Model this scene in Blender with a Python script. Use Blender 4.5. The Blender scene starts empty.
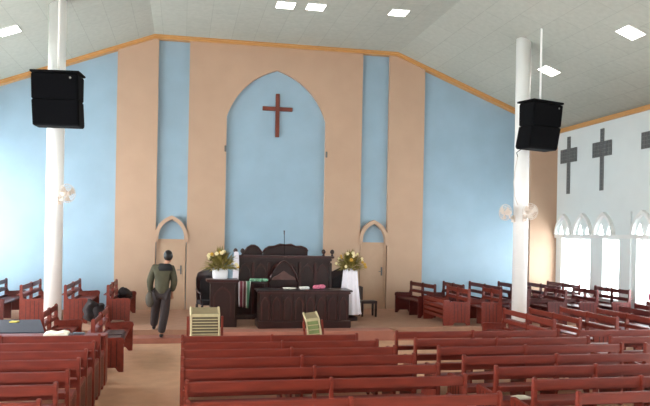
import bpy, bmesh, math, random
from mathutils import Vector, Matrix
random.seed(7)
S = bpy.context.scene
C = S.collection
PI = math.pi

# ------------------------------------------------------------------ materials
def mat(name, col, rough=.6, metal=0, emis=0, noise=0, nscale=6, bump=0, bscale=40, stretch=None, coat=0, spec=.5, sheen=0):
    m = bpy.data.materials.new(name); m.use_nodes = True
    nt = m.node_tree; b = nt.nodes['Principled BSDF']
    b.inputs['Base Color'].default_value = (*col, 1)
    b.inputs['Roughness'].default_value = rough
    b.inputs['Metallic'].default_value = metal
    b.inputs['Specular IOR Level'].default_value = spec
    b.inputs['Coat Weight'].default_value = coat
    b.inputs['Coat Roughness'].default_value = .2
    b.inputs['Sheen Weight'].default_value = sheen
    if emis:
        b.inputs['Emission Color'].default_value = (*col, 1)
        b.inputs['Emission Strength'].default_value = emis
    tc = nt.nodes.new('ShaderNodeTexCoord')
    mp = nt.nodes.new('ShaderNodeMapping'); nt.links.new(tc.outputs['Object'], mp.inputs[0])
    if stretch: mp.inputs['Scale'].default_value = stretch
    if noise:
        n = nt.nodes.new('ShaderNodeTexNoise'); n.inputs['Scale'].default_value = nscale; n.inputs['Detail'].default_value = 4
        nt.links.new(mp.outputs[0], n.inputs['Vector'])
        r = nt.nodes.new('ShaderNodeMapRange'); r.inputs[1].default_value = .3; r.inputs[2].default_value = .7
        r.inputs[3].default_value = 1 - noise; r.inputs[4].default_value = 1 + noise
        nt.links.new(n.outputs[0], r.inputs[0])
        mx = nt.nodes.new('ShaderNodeVectorMath'); mx.operation = 'SCALE'; mx.inputs[0].default_value = col
        nt.links.new(r.outputs[0], mx.inputs['Scale']); nt.links.new(mx.outputs[0], b.inputs['Base Color'])
    if bump:
        n = nt.nodes.new('ShaderNodeTexNoise'); n.inputs['Scale'].default_value = bscale; n.inputs['Detail'].default_value = 3
        nt.links.new(mp.outputs[0], n.inputs['Vector'])
        bp = nt.nodes.new('ShaderNodeBump'); bp.inputs['Strength'].default_value = bump; bp.inputs['Distance'].default_value = .01
        nt.links.new(n.outputs[0], bp.inputs['Height']); nt.links.new(bp.outputs[0], b.inputs['Normal'])
    return m

def srgb(r, g, b):
    f = lambda c: (c/255/12.92) if c/255 <= .04045 else ((c/255+.055)/1.055)**2.4
    return (f(r), f(g), f(b))

M = {}
M['tan'] = mat('tan_plaster', srgb(189, 158, 134), .75, noise=.03, nscale=2, bump=.15, bscale=60)
M['blue'] = mat('blue_plaster', srgb(151, 178, 196), .36, noise=.05, nscale=1.5, bump=.15, bscale=60)
M['white'] = mat('white_plaster', srgb(216, 224, 224), .7, noise=.02, nscale=2)
M['column'] = mat('white_gloss_paint', srgb(248, 248, 246), .35, noise=.02, nscale=3)
M['reveal'] = mat('white_reveal_paint', srgb(226, 228, 226), .6, noise=.02)
M['trim'] = mat('varnished_trim', srgb(196, 146, 88), .4, noise=.08, nscale=8, stretch=(1, 1, 6))
M['door'] = mat('door_paint', srgb(189, 158, 132), .5, noise=.03)
M['floor'] = mat('floor_carpet', srgb(198, 152, 120), .8, noise=.07, nscale=4, bump=.3, bscale=150)
M['dais'] = mat('dais_carpet', srgb(170, 128, 104), .85, noise=.08, nscale=4, bump=.3, bscale=150)
M['riser'] = mat('riser_carpet', srgb(172, 112, 94), .85, noise=.08, nscale=4, bump=.3, bscale=150)
M['pew'] = mat('red_varnished_wood', srgb(120, 42, 27), .42, noise=.2, nscale=5, stretch=(.6, 4, 4), bump=.08, bscale=30, coat=.08)
M['pewdark'] = mat('dark_red_varnished_wood', srgb(86, 26, 22), .4, noise=.2, nscale=5, stretch=(.6, 4, 4), bump=.08, bscale=30, coat=.05)
M['darkwood'] = mat('dark_lacquered_wood', srgb(38, 12, 12), .35, noise=.25, nscale=6, stretch=(1, 1, .3), bump=.06, bscale=20, coat=.2)
M['darktrim'] = mat('dark_wood_moulding', srgb(60, 24, 22), .35, noise=.2, nscale=6, coat=.2)
M['pediment'] = mat('highlit_dark_wood', srgb(96, 66, 62), .35, noise=.15, nscale=8)  # paler colour carries the triangular highlight on the gable chair's back
M['crosswood'] = mat('reddish_brown_wood', srgb(108, 46, 30), .5, noise=.15, nscale=6)
M['black'] = mat('black_speaker_paint', srgb(10, 10, 13), .9, noise=.1, nscale=20, spec=.15)
M['grille'] = mat('black_speaker_grille', srgb(8, 8, 11), .95, bump=.4, bscale=300, spec=.1)
M['steel'] = mat('brushed_steel', srgb(170, 170, 170), .35, metal=1, noise=.05)
M['plastic'] = mat('cream_plastic', srgb(226, 212, 198), .45, noise=.03)
M['wire'] = mat('white_wire', srgb(225, 215, 206), .4)
M['lamp'] = mat('lamp_diffuser', (1, .97, .92), .5, emis=7)
M['lampframe'] = mat('lamp_frame', srgb(235, 235, 232), .4)
M['screen'] = mat('grey_lattice', srgb(98, 100, 100), .6, noise=.08, nscale=10)
M['screenbar'] = mat('light_grey_lattice_bar', srgb(118, 121, 120), .6)
M['cloth'] = mat('white_cloth', srgb(238, 232, 240), .9, sheen=.2, noise=.03, nscale=8)
M['pot'] = mat('white_ceramic', srgb(240, 238, 240), .4, noise=.02)
M['leaf'] = mat('green_leaves', srgb(134, 120, 58), .55, noise=.3, nscale=9)
M['petal'] = mat('cream_petals', srgb(240, 226, 178), .7, noise=.06, nscale=12)
M['petaly'] = mat('yellow_petals', srgb(206, 160, 60), .7, noise=.1, nscale=12)
M['bamboo'] = mat('pale_bamboo', srgb(188, 172, 132), .5, noise=.1, nscale=12)
M['slat'] = mat('grey_brown_slats', srgb(84, 70, 48), .6, noise=.1, nscale=12)
M['greenslat'] = mat('green_slats', srgb(128, 138, 84), .6, noise=.1, nscale=12)
M['board'] = mat('tan_board', srgb(132, 116, 86), .6, noise=.08, nscale=8)
M['navy'] = mat('navy_cover', srgb(52, 52, 64), .8, noise=.08, nscale=6, bump=.2, bscale=60)
M['paper'] = mat('cream_paper', srgb(244, 238, 220), .8, noise=.03)
M['wpaper'] = mat('white_paper', srgb(244, 242, 236), .8, noise=.02)
M['yellow'] = mat('yellow_cloth', srgb(210, 190, 90), .8, noise=.05)
M['pink'] = mat('pink_cloth', srgb(206, 110, 134), .85, noise=.08, nscale=14)
M['green'] = mat('pale_green_cloth', srgb(122, 170, 140), .85, noise=.15, nscale=14)
M['grey'] = mat('grey_plastic', srgb(90, 86, 92), .4, noise=.05)
M['cushion'] = mat('grey_brown_cushion', srgb(92, 70, 70), .85, noise=.1)
M['coat'] = mat('black_fabric', srgb(38, 30, 32), .9, noise=.15, nscale=10)
M['jacket'] = mat('olive_jacket', srgb(72, 68, 50), .85, noise=.12, nscale=10, bump=.3, bscale=40)
M['collar'] = mat('black_collar', srgb(28, 26, 28), .85, noise=.1)
M['trousers'] = mat('charcoal_trousers', srgb(50, 40, 40), .85, noise=.12, nscale=10, bump=.3, bscale=30)
M['skin'] = mat('skin', srgb(178, 128, 100), .55, noise=.04)
M['hair'] = mat('black_hair', srgb(18, 14, 14), .5, noise=.2, nscale=30)
M['shoe'] = mat('black_shoe', srgb(30, 24, 24), .4, noise=.1)
M['bag'] = mat('grey_bag', srgb(84, 76, 66), .85, noise=.15, nscale=12)

def striped():
    m = mat('striped_cloth', srgb(150, 70, 84), .9); nt = m.node_tree; b = nt.nodes['Principled BSDF']
    tc = nt.nodes.new('ShaderNodeTexCoord'); sp = nt.nodes.new('ShaderNodeSeparateXYZ'); nt.links.new(tc.outputs['Generated'], sp.inputs[0])
    r = nt.nodes.new('ShaderNodeValToRGB'); r.color_ramp.interpolation = 'CONSTANT'
    e = r.color_ramp.elements; e[0].position = 0; e[0].color = (*srgb(236, 226, 230), 1)
    for p, c in ((.14, (150, 74, 88)), (.34, (220, 190, 196)), (.42, (110, 60, 66)), (.62, (222, 224, 214)), (.7, (92, 146, 118)), (.92, (228, 226, 220))):
        x = e.new(p) if p != 1 else e[1]; x.color = (*srgb(*c), 1)
    e[-1].position = 1
    nt.links.new(sp.outputs[0], r.inputs[0]); nt.links.new(r.outputs[0], b.inputs['Base Color']); return m
M['striped'] = striped()

def ceiling_mat(name, col):
    m = mat(name, col, .85); nt = m.node_tree; b = nt.nodes['Principled BSDF']
    tc = nt.nodes.new('ShaderNodeTexCoord')
    br = nt.nodes.new('ShaderNodeTexBrick'); br.inputs['Scale'].default_value = 1
    br.inputs['Color1'].default_value = (*col, 1); br.inputs['Color2'].default_value = (*[c*.95 for c in col], 1)
    br.inputs['Mortar'].default_value = (*[c*.78 for c in col], 1)
    br.inputs['Brick Width'].default_value = 1.2; br.inputs['Row Height'].default_value = .6
    br.inputs['Mortar Size'].default_value = .007; br.inputs['Mortar Smooth'].default_value = .3; br.offset = .5
    mp = nt.nodes.new('ShaderNodeMapping'); mp.inputs['Rotation'].default_value = (0, 0, PI/2)
    nt.links.new(tc.outputs['Object'], mp.inputs[0]); nt.links.new(mp.outputs[0], br.inputs['Vector'])
    n = nt.nodes.new('ShaderNodeTexNoise'); n.inputs['Scale'].default_value = 9; n.inputs['Detail'].default_value = 6; nt.links.new(tc.outputs['Object'], n.inputs['Vector'])
    r = nt.nodes.new('ShaderNodeMapRange'); r.inputs[1].default_value = .3; r.inputs[2].default_value = .7; r.inputs[3].default_value = .93; r.inputs[4].default_value = 1.05
    nt.links.new(n.outputs[0], r.inputs[0])
    mx = nt.nodes.new('ShaderNodeVectorMath'); mx.operation = 'SCALE'
    nt.links.new(br.outputs['Color'], mx.inputs[0]); nt.links.new(r.outputs[0], mx.inputs['Scale']); nt.links.new(mx.outputs[0], b.inputs['Base Color'])
    return m
M['ceil'] = ceiling_mat('mineral_ceiling_board', srgb(174, 178, 168))

def pane_mat():
    m = bpy.data.materials.new('window_glass'); m.use_nodes = True; nt = m.node_tree; nt.nodes.clear()
    o = nt.nodes.new('ShaderNodeOutputMaterial'); mx = nt.nodes.new('ShaderNodeMixShader'); mx.inputs[0].default_value = .06
    t = nt.nodes.new('ShaderNodeBsdfTransparent'); t.inputs[0].default_value = (.97, .98, .98, 1)
    g = nt.nodes.new('ShaderNodeBsdfGlossy'); g.inputs['Roughness'].default_value = .08
    nt.links.new(t.outputs[0], mx.inputs[1]); nt.links.new(g.outputs[0], mx.inputs[2]); nt.links.new(mx.outputs[0], o.inputs[0]); return m
M['glass'] = pane_mat()

# ------------------------------------------------------------------ mesh builders
def crumple(m, a=.12, f=9, seed=0):
    m.v = [tuple(c*(1) + a*.12*(math.sin(f*v[(i+1)%3]*1.7+seed+i)+math.sin(f*2.3*v[(i+2)%3]+i*2+seed)) for i, c in enumerate(v)) for v in m.v]; return m
class MB:
    def __init__(s): s.v = []; s.f = []
    def add(s, vs, fs):
        o = len(s.v); s.v += [tuple(v) for v in vs]; s.f += [[i+o for i in f] for f in fs]; return s
    def box(s, x0, x1, y0, y1, z0, z1):
        return s.add([(x0,y0,z0),(x1,y0,z0),(x1,y1,z0),(x0,y1,z0),(x0,y0,z1),(x1,y0,z1),(x1,y1,z1),(x0,y1,z1)],
                     [(0,3,2,1),(4,5,6,7),(0,1,5,4),(1,2,6,5),(2,3,7,6),(3,0,4,7)])
    def prism(s, pts, a, b, axis='y'):
        """outline pts extruded from a to b along axis: x-> pts are (y,z); y-> (x,z); z-> (x,y)"""
        def P(p, t): return {'x': (t, p[0], p[1]), 'y': (p[0], t, p[1]), 'z': (p[0], p[1], t)}[axis]
        n = len(pts); vs = [P(p, a) for p in pts] + [P(p, b) for p in pts]
        return s.add(vs, [list(range(n))[::-1], list(range(n, 2*n))] + [(i, (i+1) % n, n+(i+1) % n, n+i) for i in range(n)])
    def tube(s, path, r, n=8):
        path = [Vector(p) for p in path]; rings = []
        rs = r if isinstance(r, (list, tuple)) else [r]*len(path)
        for i, p in enumerate(path):
            d = (path[min(i+1, len(path)-1)] - path[max(i-1, 0)]).normalized()
            up = Vector((0,0,1)) if abs(d.z) < .9 else Vector((1,0,0))
            a = d.cross(up).normalized(); b = d.cross(a)
            rings.append([p + (a*math.cos(t*2*PI/n) + b*math.sin(t*2*PI/n))*rs[i] for t in range(n)])
        vs = [v for rr in rings for v in rr]; fs = []
        for i in range(len(path)-1):
            for k in range(n): fs.append((i*n+k, i*n+(k+1) % n, (i+1)*n+(k+1) % n, (i+1)*n+k))
        fs.append(list(range(n))[::-1]); fs.append([(len(path)-1)*n+k for k in range(n)])
        return s.add(vs, fs)
    def lathe(s, prof, c=(0,0), n=20, fold=0, nf=8, ph=0, cap=True):
        vs = []; fs = []
        for j, (r, z) in enumerate(prof):
            for k in range(n):
                t = k*2*PI/n; rr = r*(1 + fold*(j/(len(prof)-1))*math.sin(nf*t+ph))
                vs.append((c[0]+rr*math.cos(t), c[1]+rr*math.sin(t), z))
        for j in range(len(prof)-1):
            for k in range(n): fs.append((j*n+k, j*n+(k+1) % n, (j+1)*n+(k+1) % n, (j+1)*n+k))
        if cap: fs.append(list(range(n))[::-1]); fs.append([(len(prof)-1)*n+k for k in range(n)])
        return s.add(vs, fs)
    def ball(s, c, r, n=10, m=7, sq=(1,1,1)):
        vs = [(c[0], c[1], c[2]-r*sq[2])]; fs = []
        for j in range(1, m):
            p = -PI/2 + PI*j/m
            for k in range(n): t = k*2*PI/n; vs.append((c[0]+r*sq[0]*math.cos(p)*math.cos(t), c[1]+r*sq[1]*math.cos(p)*math.sin(t), c[2]+r*sq[2]*math.sin(p)))
        vs.append((c[0], c[1], c[2]+r*sq[2])); T = len(vs)-1
        for k in range(n):
            fs.append((0, 1+(k+1) % n, 1+k)); fs.append((T, T-n+k, T-n+(k+1) % n))
            for j in range(m-2): a = 1+j*n; fs.append((a+k, a+(k+1) % n, a+n+(k+1) % n, a+n+k))
        return s.add(vs, fs)
    def xf(s, mtx): s.v = [tuple(mtx @ Vector(v)) for v in s.v]; return s
    def build(s, name, m, parent=None, smooth=False, bev=0, loc=None):
        me = bpy.data.meshes.new(name); me.from_pydata(s.v, [], s.f)
        bm = bmesh.new(); bm.from_mesh(me); bmesh.ops.recalc_face_normals(bm, faces=bm.faces)
        if bev:
            ed = [e for e in bm.edges if len(e.link_faces) == 2 and e.calc_face_angle(0) > .6]
            bmesh.ops.bevel(bm, geom=ed, offset=bev, segments=2, affect='EDGES', clamp_overlap=True)
        bm.to_mesh(me); bm.free(); me.materials.append(m)
        if smooth:
            for p in me.polygons: p.use_smooth = True
        o = bpy.data.objects.new(name, me); C.objects.link(o)
        if parent: o.parent = parent
        if loc: o.location = loc
        return o

def thing(name, label, cat, loc=(0,0,0), rz=0, group=None):
    o = bpy.data.objects.new(name, None); C.objects.link(o); o.location = loc; o.rotation_euler = (0,0,rz)
    o.empty_display_size = .1
    o['label'] = label; o['category'] = cat
    if group: o['group'] = group
    return o
def tag(o, label, cat, group=None):
    o['label'] = label; o['category'] = cat
    if group: o['group'] = group
    return o
def struct(o): o['kind'] = 'structure'; return o
def copy_thing(o, loc, label, rz=None, group=None):
    def cp(a, parent):
        c = a.copy(); C.objects.link(c); c.parent = parent
        for ch in [x for x in a.children]: cp(ch, c)
        return c
    c = cp(o, None); c.location = loc; c['label'] = label
    if rz is not None: c.rotation_euler = (0,0,rz)
    if group: c['group'] = group
    return c

# ------------------------------------------------------------------ room shell
D = 19.09; XL, XR = -5.97, 11.09; YB = -9.0
PX0, PX1, PZ, K = -.83, 5.95, 7.6, .384          # flat part of the ceiling and fall of the slopes
DZ = .22                                          # platform height
def ceil_z(x): return PZ - K*max(0, PX0-x, x-PX1)
WZ = ceil_z(XR)
struct(MB().box(XL-.3, XR+.3, YB-.3, D+.6, -.2, 0).build('floor', M['floor']))
# ceiling: flat strip and two slopes (each a slab)
struct(MB().box(PX0, PX1, YB-.3, D+.6, PZ, PZ+.12).build('ceiling', M['ceil']))
def slope_obj(xa, xb, nm):
    za, zb = ceil_z(xa), ceil_z(xb)
    L = math.hypot(xb-xa, zb-za); m = MB().box(0, L, YB-.3, D+.6, 0, .12)
    o = m.build(nm, M['ceil']); ang = math.atan2(zb-za, abs(xb-xa))
    if xb > xa: o.location = (xa, 0, za); o.rotation_euler = (0, -ang, 0)
    else:
        o.location = (xb, 0, zb); o.rotation_euler = (0, -math.atan2(za-zb, xa-xb), 0)
    return struct(o)
slope_obj(PX1, XR+.3, 'ceiling_right'); slope_obj(PX0, XL-.3, 'ceiling_left')

def clip_top(x0, x1, z0, y0, y1, off=0):
    pts = [(x0, z0), (x1, z0), (x1, ceil_z(x1)-off)]
    for b in (PX1, PX0):
        if x0 < b < x1: pts.append((b, PZ-off))
    pts.append((x0, ceil_z(x0)-off))
    return MB().prism(pts, y0, y1, 'y')
struct(clip_top(XL-.3, XR+.3, 0, D+.14, D+.44).build('wall_front', M['blue']))
# tan areas of the front wall, standing 14 cm proud of the blue
struct(clip_top(-1.78, -.72, DZ, D, D+.14).build('wall_front_pilaster', M['tan']))
struct(clip_top(5.76, 6.82, DZ, D, D+.14).build('wall_front_pilaster', M['tan']))
struct(clip_top(10.22, XR, DZ, D, D+.14).build('wall_front_corner', M['tan']))
def arch_pts(x0, x1, zs, za, n=14, bulge=.13):
    """pointed arch from (x0,zs) over apex to (x1,zs)"""
    cx = (x0+x1)/2; w = (x1-x0)/2; h = za-zs; L = math.hypot(w, h); out = []
    for i in range(n+1):
        t = i/n; q = bulge*L*4*t*(1-t)
        out.append((x0+w*t - h/L*q, zs+h*t + w/L*q))
    return out + [(2*cx-p[0], p[1]) for p in out[:-1]][::-1]
NX0, NX1, NZS, NZA = 1.12, 3.90, 5.52, 6.88
ap = arch_pts(NX0, NX1, NZS, NZA)
m = MB()
m.prism([(.1, DZ), (NX0, DZ), (NX0, NZS), (NX0, PZ), (.1, PZ)], D, D+.14, 'y')
m.prism([(NX1, DZ), (4.95, DZ), (4.95, PZ), (NX1, PZ), (NX1, NZS)], D, D+.14, 'y')
for a, b in zip(ap[:-1], ap[1:]):
    m.prism([a, b, (b[0], PZ), (a[0], PZ)], D, D+.14, 'y')
struct(m.build('wall_front_arch_surround', M['tan']))
# small dark boxes at the niche edge
tag(MB().box(NX0-.05, NX0, D-.05, D, 4.55, 4.72).build('wall_box', M['screen'], bev=.01), 'small grey box on the left edge of the tall niche', 'box')
tag(MB().box(NX1+.0, NX1+.05, D-.05, D, 4.5, 4.67).build('wall_box', M['screen'], bev=.01), 'small grey box on the right edge of the tall niche', 'box')
# side doors with pointed hood moulding
for n, (x0, x1) in enumerate(((-.7, .08), (4.97, 5.74)), 1):
    zt = 2.07
    d = bpy.data.objects.new('door_%d' % n, None); C.objects.link(d); struct(d)
    MB().box(x0+.02, x1-.02, D+.07, D+.14, DZ, zt).build('leaf', M['door'], d)
    MB().box(x0, x0+.05, D+.03, D+.14, DZ, zt).box(x1-.05, x1, D+.03, D+.14, DZ, zt).box(x0, x1, D+.03, D+.14, zt, zt+.06).build('frame', M['door'], d, bev=.008)
    hx = x1-.12
    MB().box(hx-.02, hx+.02, D+.04, D+.07, 1.18, 1.42).tube([(hx, D+.05, 1.3), (hx, D, 1.3), (hx-.1, D, 1.3)], .01).build('door_handle', M['screen'], d)
    mm = MB(); outer = arch_pts(x0-.05, x1+.05, zt+.05, 2.77, 14, .17); inner = arch_pts(x0+.05, x1-.05, zt+.05, 2.66, 14, .17)
    for i in range(len(outer)-1): mm.prism([outer[i], outer[i+1], inner[i+1], inner[i]], D-.05, D+.139, 'y')
    mm.box(x0-.05, x0+.05, D-.05, D+.03, zt-.02, zt+.05).box(x1-.05, x1+.05, D-.05, D+.03, zt-.02, zt+.05)
    mm.build('hood_arch', M['tan'], d)
# cornice along the front wall under the ceiling
def cornice(x0, x1, nm, y=D-.07):
    p = [(x0, ceil_z(x0)), (x1, ceil_z(x1)), (x1, ceil_z(x1)-.095), (x0, ceil_z(x0)-.095)]
    q = [(x0, ceil_z(x0)), (x1, ceil_z(x1)), (x1, ceil_z(x1)-.035), (x0, ceil_z(x0)-.035)]
    o = MB().prism(p, y, D+.14, 'y').prism(q, y-.05, y, 'y').build(nm, M['trim']); struct(o)
cornice(XL, PX0, 'trim_1'); cornice(PX0, PX1, 'trim_2'); cornice(PX1, XR, 'trim_3')
for n, (x, s) in enumerate(((XL, 1), (XR, -1)), 4):
    struct(MB().box(min(x, x+s*.07), max(x, x+s*.07), YB, D-.07, WZ-.12, WZ).build('trim_%d' % n, M['trim']))

# side walls with windows: grid of solid pieces around openings
WIN = [(17.3, 18.78), (16.0, 16.72), (13.9, 15.3)]
y = 12.9
while y > YB+2: WIN.append((y-1.5, y)); y -= 2.3
WZ0, WZ1 = .75, 2.36
CROSS_Y = [18.45, 16.8, 14.72, 13.06]
ARCH_C = [18.62, 17.62, 16.62] + [15.0 - 1.15*i for i in range(4)]
LIGHTS = sorted([(c-.31, c-.06) for c in ARCH_C] + [(c+.06, c+.31) for c in ARCH_C])
AZ = WZ1+.10
def win_top(side): return WZ1 if side > 0 else 4.3
def side_wall(side, nm):
    x = XR if side > 0 else XL; xo = x + side*.3; top = win_top(side)
    lo, hi = min(x, xo), max(x, xo)
    m = MB(); m.box(lo, hi, YB, D+.14, 0, WZ0)
    ys = sorted(WIN); prev = YB
    for a, b in ys: m.box(lo, hi, prev, a, WZ0, top); prev = b
    m.box(lo, hi, prev, D+.14, WZ0, top)
    if side < 0: m.box(lo, hi, YB, D+.14, top, WZ)
    else:
        m.box(lo, hi, YB, D+.14, top, AZ)
        m.box(lo, hi, YB, D+.14, 3.12, WZ)
        lo2, hi2 = x, x+.04; prev = LIGHTS[0][0]
        m.box(lo, hi, YB, prev, AZ, 3.12); m.box(lo, hi, LIGHTS[-1][1], D+.14, AZ, 3.12)
        for a, b in LIGHTS:
            if a > prev+1e-4: m.box(lo2, hi2, prev, a, AZ, 3.12)
            p = arch_pts(a, b, AZ, 2.78, 6, .0)
            for u, v in zip(p[:-1], p[1:]): m.prism([u, v, (v[0], 3.12), (u[0], 3.12)], lo2, hi2, 'x')
            prev = b
    struct(m.build(nm, M['white']))
    if side > 0:
        for i, (a, b) in enumerate(LIGHTS):
            w_ = MB().prism(arch_pts(a, b, AZ, 2.78, 6, .0), x+.015, x+.022, 'x').build('window_%d' % (100+i), M['glass']); struct(w_)
side_wall(1, 'wall_right'); side_wall(-1, 'wall_left')
struct(clip_top(XL-.3, XR+.3, 0, YB-.3, YB).build('wall_back', M['white']))

wn = 0
for side in (1, -1):
    x = XR if side > 0 else XL
    for a, b in WIN:
        wn += 1
        WT = win_top(side); w = bpy.data.objects.new('window_%d' % wn, None); C.objects.link(w); struct(w); w.location = (x+side*.18, (a+b)/2, 0)
        h = (b-a)/2; f = MB()
        f.box(-.03, .03, -h, -h+.05, WZ0, WT).box(-.03, .03, h-.05, h, WZ0, WT).box(-.03, .03, -h+.05, h-.05, WZ0, WZ0+.05).box(-.03, .03, -h+.05, h-.05, WT-.05, WT)
        f.build('window_frame', M['reveal'], w)
        MB().box(-.004, .004, -h+.05, h-.05, WZ0+.05, WT-.05).build('pane', M['glass'], w)
        # daylight portal for the sampling of the sky
        L = bpy.data.lights.new('daylight', 'AREA'); L.shape = 'RECTANGLE'; L.size = WT-WZ0; L.size_y = b-a
        L.cycles.is_portal = True
        lo = bpy.data.objects.new('daylight_portal', L); C.objects.link(lo); lo.location = (x+side*.33, (a+b)/2, (WZ0+WT)/2)
        lo.rotation_euler = (0, PI/2*side, 0)
# ledge over the windows, blind arches, lattice crosses
arch_c = ARCH_C
for side, nm in ((1, 'right'),):
    x = XR if side > 0 else XL; s = -side
    def X(d): return x + s*d
    def pr(m, pts, a, b): m.prism(pts, min(X(a), X(b)), max(X(a), X(b)), 'x')
    m = MB(); m.box(min(X(0), X(.1)), max(X(0), X(.1)), YB, D-.07, WZ1, AZ); struct(m.build('trim_ledge_' + nm, M['reveal']))
    m = MB(); m.box(min(X(0), X(.05)), max(X(0), X(.05)), 15.48, 15.76, 0, 3.05); struct(m.build('wall_%s_pilaster' % nm, M['white']))
    for i, c in enumerate(arch_c):
        zb = AZ
        out = arch_pts(c-.45, c+.45, zb, 3.07, 10); inn = arch_pts(c-.38, c+.38, zb, 2.97, 10)
        m = MB()
        for k in range(len(out)-1): pr(m, [out[k], out[k+1], inn[k+1], inn[k]], 0, .1)
        struct(m.build('trim_arch_%d' % (i+1), M['reveal']))
    for i, c in enumerate(CROSS_Y):
        if side < 0 and c < 10: continue
        pass
        z0, z1, zc0, zc1 = 3.66, 5.33, 4.58, 4.98
        o = thing('lattice_cross', 'grey latticed cross on the %s wall, %s from the altar wall' % (nm, ['first','second','third','fourth','fifth','sixth'][i]), 'cross', (x, c, 0), group='grey latticed crosses on the side walls')
        def bx(m, a, b, y0, y1, q0, q1): m.box(min(s*a, s*b), max(s*a, s*b), y0, y1, q0, q1)
        m = MB(); bx(m, 0, .02, -.075, .075, z0, z1); bx(m, 0, .02, -.42, -.075, zc0, zc1); bx(m, 0, .02, .075, .42, zc0, zc1)
        m.build('backing', M['screen'], o)
        m = MB()
        for k in range(18): zz = z0 + (z1-z0)*k/17; bx(m, .02, .03, -.075, .075, zz-.005, zz+.005)
        for yy in (-.07, .07): bx(m, .02, .03, yy-.006, yy+.006, z0, z1)
        for yy in (-.42, -.32, -.21, .21, .32, .42): bx(m, .02, .035, yy-.006, yy+.006, zc0, zc1)
        for k in range(5): zz = zc0+(zc1-zc0)*k/4; bx(m, .02, .035, -.42, .42, zz-.006, zz+.006)
        m.build('lattice', M['screenbar'], o)

# platform and steps
struct(MB().box(XL, XR, 15.17, D+.14, 0, DZ).build('floor_platform', M['dais']))
struct(MB().box(XL, XR, 14.69, 15.17, 0, .11).build('floor_step', M['riser']))
struct(MB().box(XL, XR, 15.165, 15.17, .11, DZ-.004).build('floor_riser', M['riser'])) if False else None
struct(MB().box(.85, 4.62, 14.69, 15.17, .11, DZ).build('floor_platform_front', M['riser']))

# ceiling lamps
k = 0
names = {0: 'flat part of ceiling, left of the pair nearest the altar wall'}
lamps = [((2.22, 15.75), 'square white ceiling lamp on the flat ceiling, left one of the close pair'),
         ((2.92, 15.7), 'square white ceiling lamp on the flat ceiling, right one of the close pair'),
         ((4.89, 15.6), 'square white ceiling lamp alone on the flat ceiling near its right crease'),
         ((8.82, 15.65), 'square white ceiling lamp on the right slope beside the round column'),
         ((8.77, 12.4), 'square white ceiling lamp on the right slope near the picture edge'),
         ((-3.67, 15.6), 'square white ceiling lamp on the left slope beyond the left column')]
def lamp_proto():
    t = thing('ceiling_lamp', '', 'ceiling lamp', group='square ceiling lamps')
    MB().box(-.22, .22, -.22, .22, -.02, 0).build('frame', M['lampframe'], t, bev=.005)
    MB().box(-.2, .2, -.2, .2, -.028, -.02).build('diffuser', M['lamp'], t)
    return t
lp = lamp_proto()
for i, ((x, yy), lb) in enumerate(lamps):
    o = lp if i == 0 else copy_thing(lp, (0,0,0), lb)
    o['label'] = lb; o.location = (x, yy, ceil_z(x)-.001)
    a = math.atan(K); o.rotation_euler = (0, a if x > PX1 else (-a if x < PX0 else 0), 0)

# ------------------------------------------------------------------ columns, speakers, fans
CY = 14.85
cols = {}
for nm, x in (('left', -2.57), ('right', 7.71)):
    zt = ceil_z(x)
    o = thing('round_column', 'tall round white column on the %s side carrying a black loudspeaker' % nm, 'column', (x, CY, 0), group=None)
    MB().lathe([(.17, .11), (.17, zt+.05)], n=40).build('shaft', M['column'], o, smooth=False)
    for p in o.children[0].data.polygons: p.use_smooth = abs(p.normal.z) < .5
    for z_ in (1.6, 3.4, 5.2): MB().lathe([(.171, z_), (.173, z_+.004), (.171, z_+.008)], n=40, cap=False).build('joint_ring', M['column'], o)
    cols[nm] = o

def speaker(loc, rz, tilt, label, rodx):
    t = thing('loudspeaker', label, 'loudspeaker', loc, rz)
    # local: front faces -y; two cabinets, one above the other
    prof_up = [(-.22, 0), (-.26, -.06), (-.27, -.46), (-.2, -.5), (.2, -.5), (.22, -.02)]
    z = 0
    MB().box(-.46, .46, -.26, .24, .0, .04).build('mounting_frame', M['black'], t, bev=.006)
    MB().prism([(-.25, -.02), (.2, -.02), (.2, -.5), (-.2, -.5)], -.44, .44, 'x').build('cabinet', M['black'], t, bev=.015)
    MB().prism([(-.2, -.51), (.2, -.51), (.3, -.94), (.26, -1.0), (-.1, -1.0)], -.44, .44, 'x').build('cabinet', M['black'], t, bev=.015)
    MB().prism([(-.265, -.04), (-.25, -.04), (-.2, -.49), (-.215, -.49)], -.42, .42, 'x').build('grille', M['grille'], t)
    MB().prism([(-.213, -.53), (-.198, -.53), (-.108, -.97), (-.123, -.97)], -.42, .42, 'x').build('grille', M['grille'], t)
    MB().lathe([(.02, -.0), (.02, .01)], n=12).xf(Matrix.Translation((.3, -.262, -.1)) @ Matrix.Rotation(PI/2, 4, 'X')).build('badge', M['steel'], t)
    return t
sl = speaker((-2.43, 14.2, 5.33), -.12, 0, 'black two-box loudspeaker hung in front of the left column', 0)
sr = speaker((7.66, 13.95, 5.28), .32, 0, 'black two-box loudspeaker hung in front of the right column', 0)
for sp, side in ((sl, 'left'), (sr, 'right')):
    cz = ceil_z(sp.location.x) - sp.location.z
    MB().tube([(0, 0, .03), (0, 0, cz+.02)], .022).build('suspension_rod', M['column'], sp)

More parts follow.
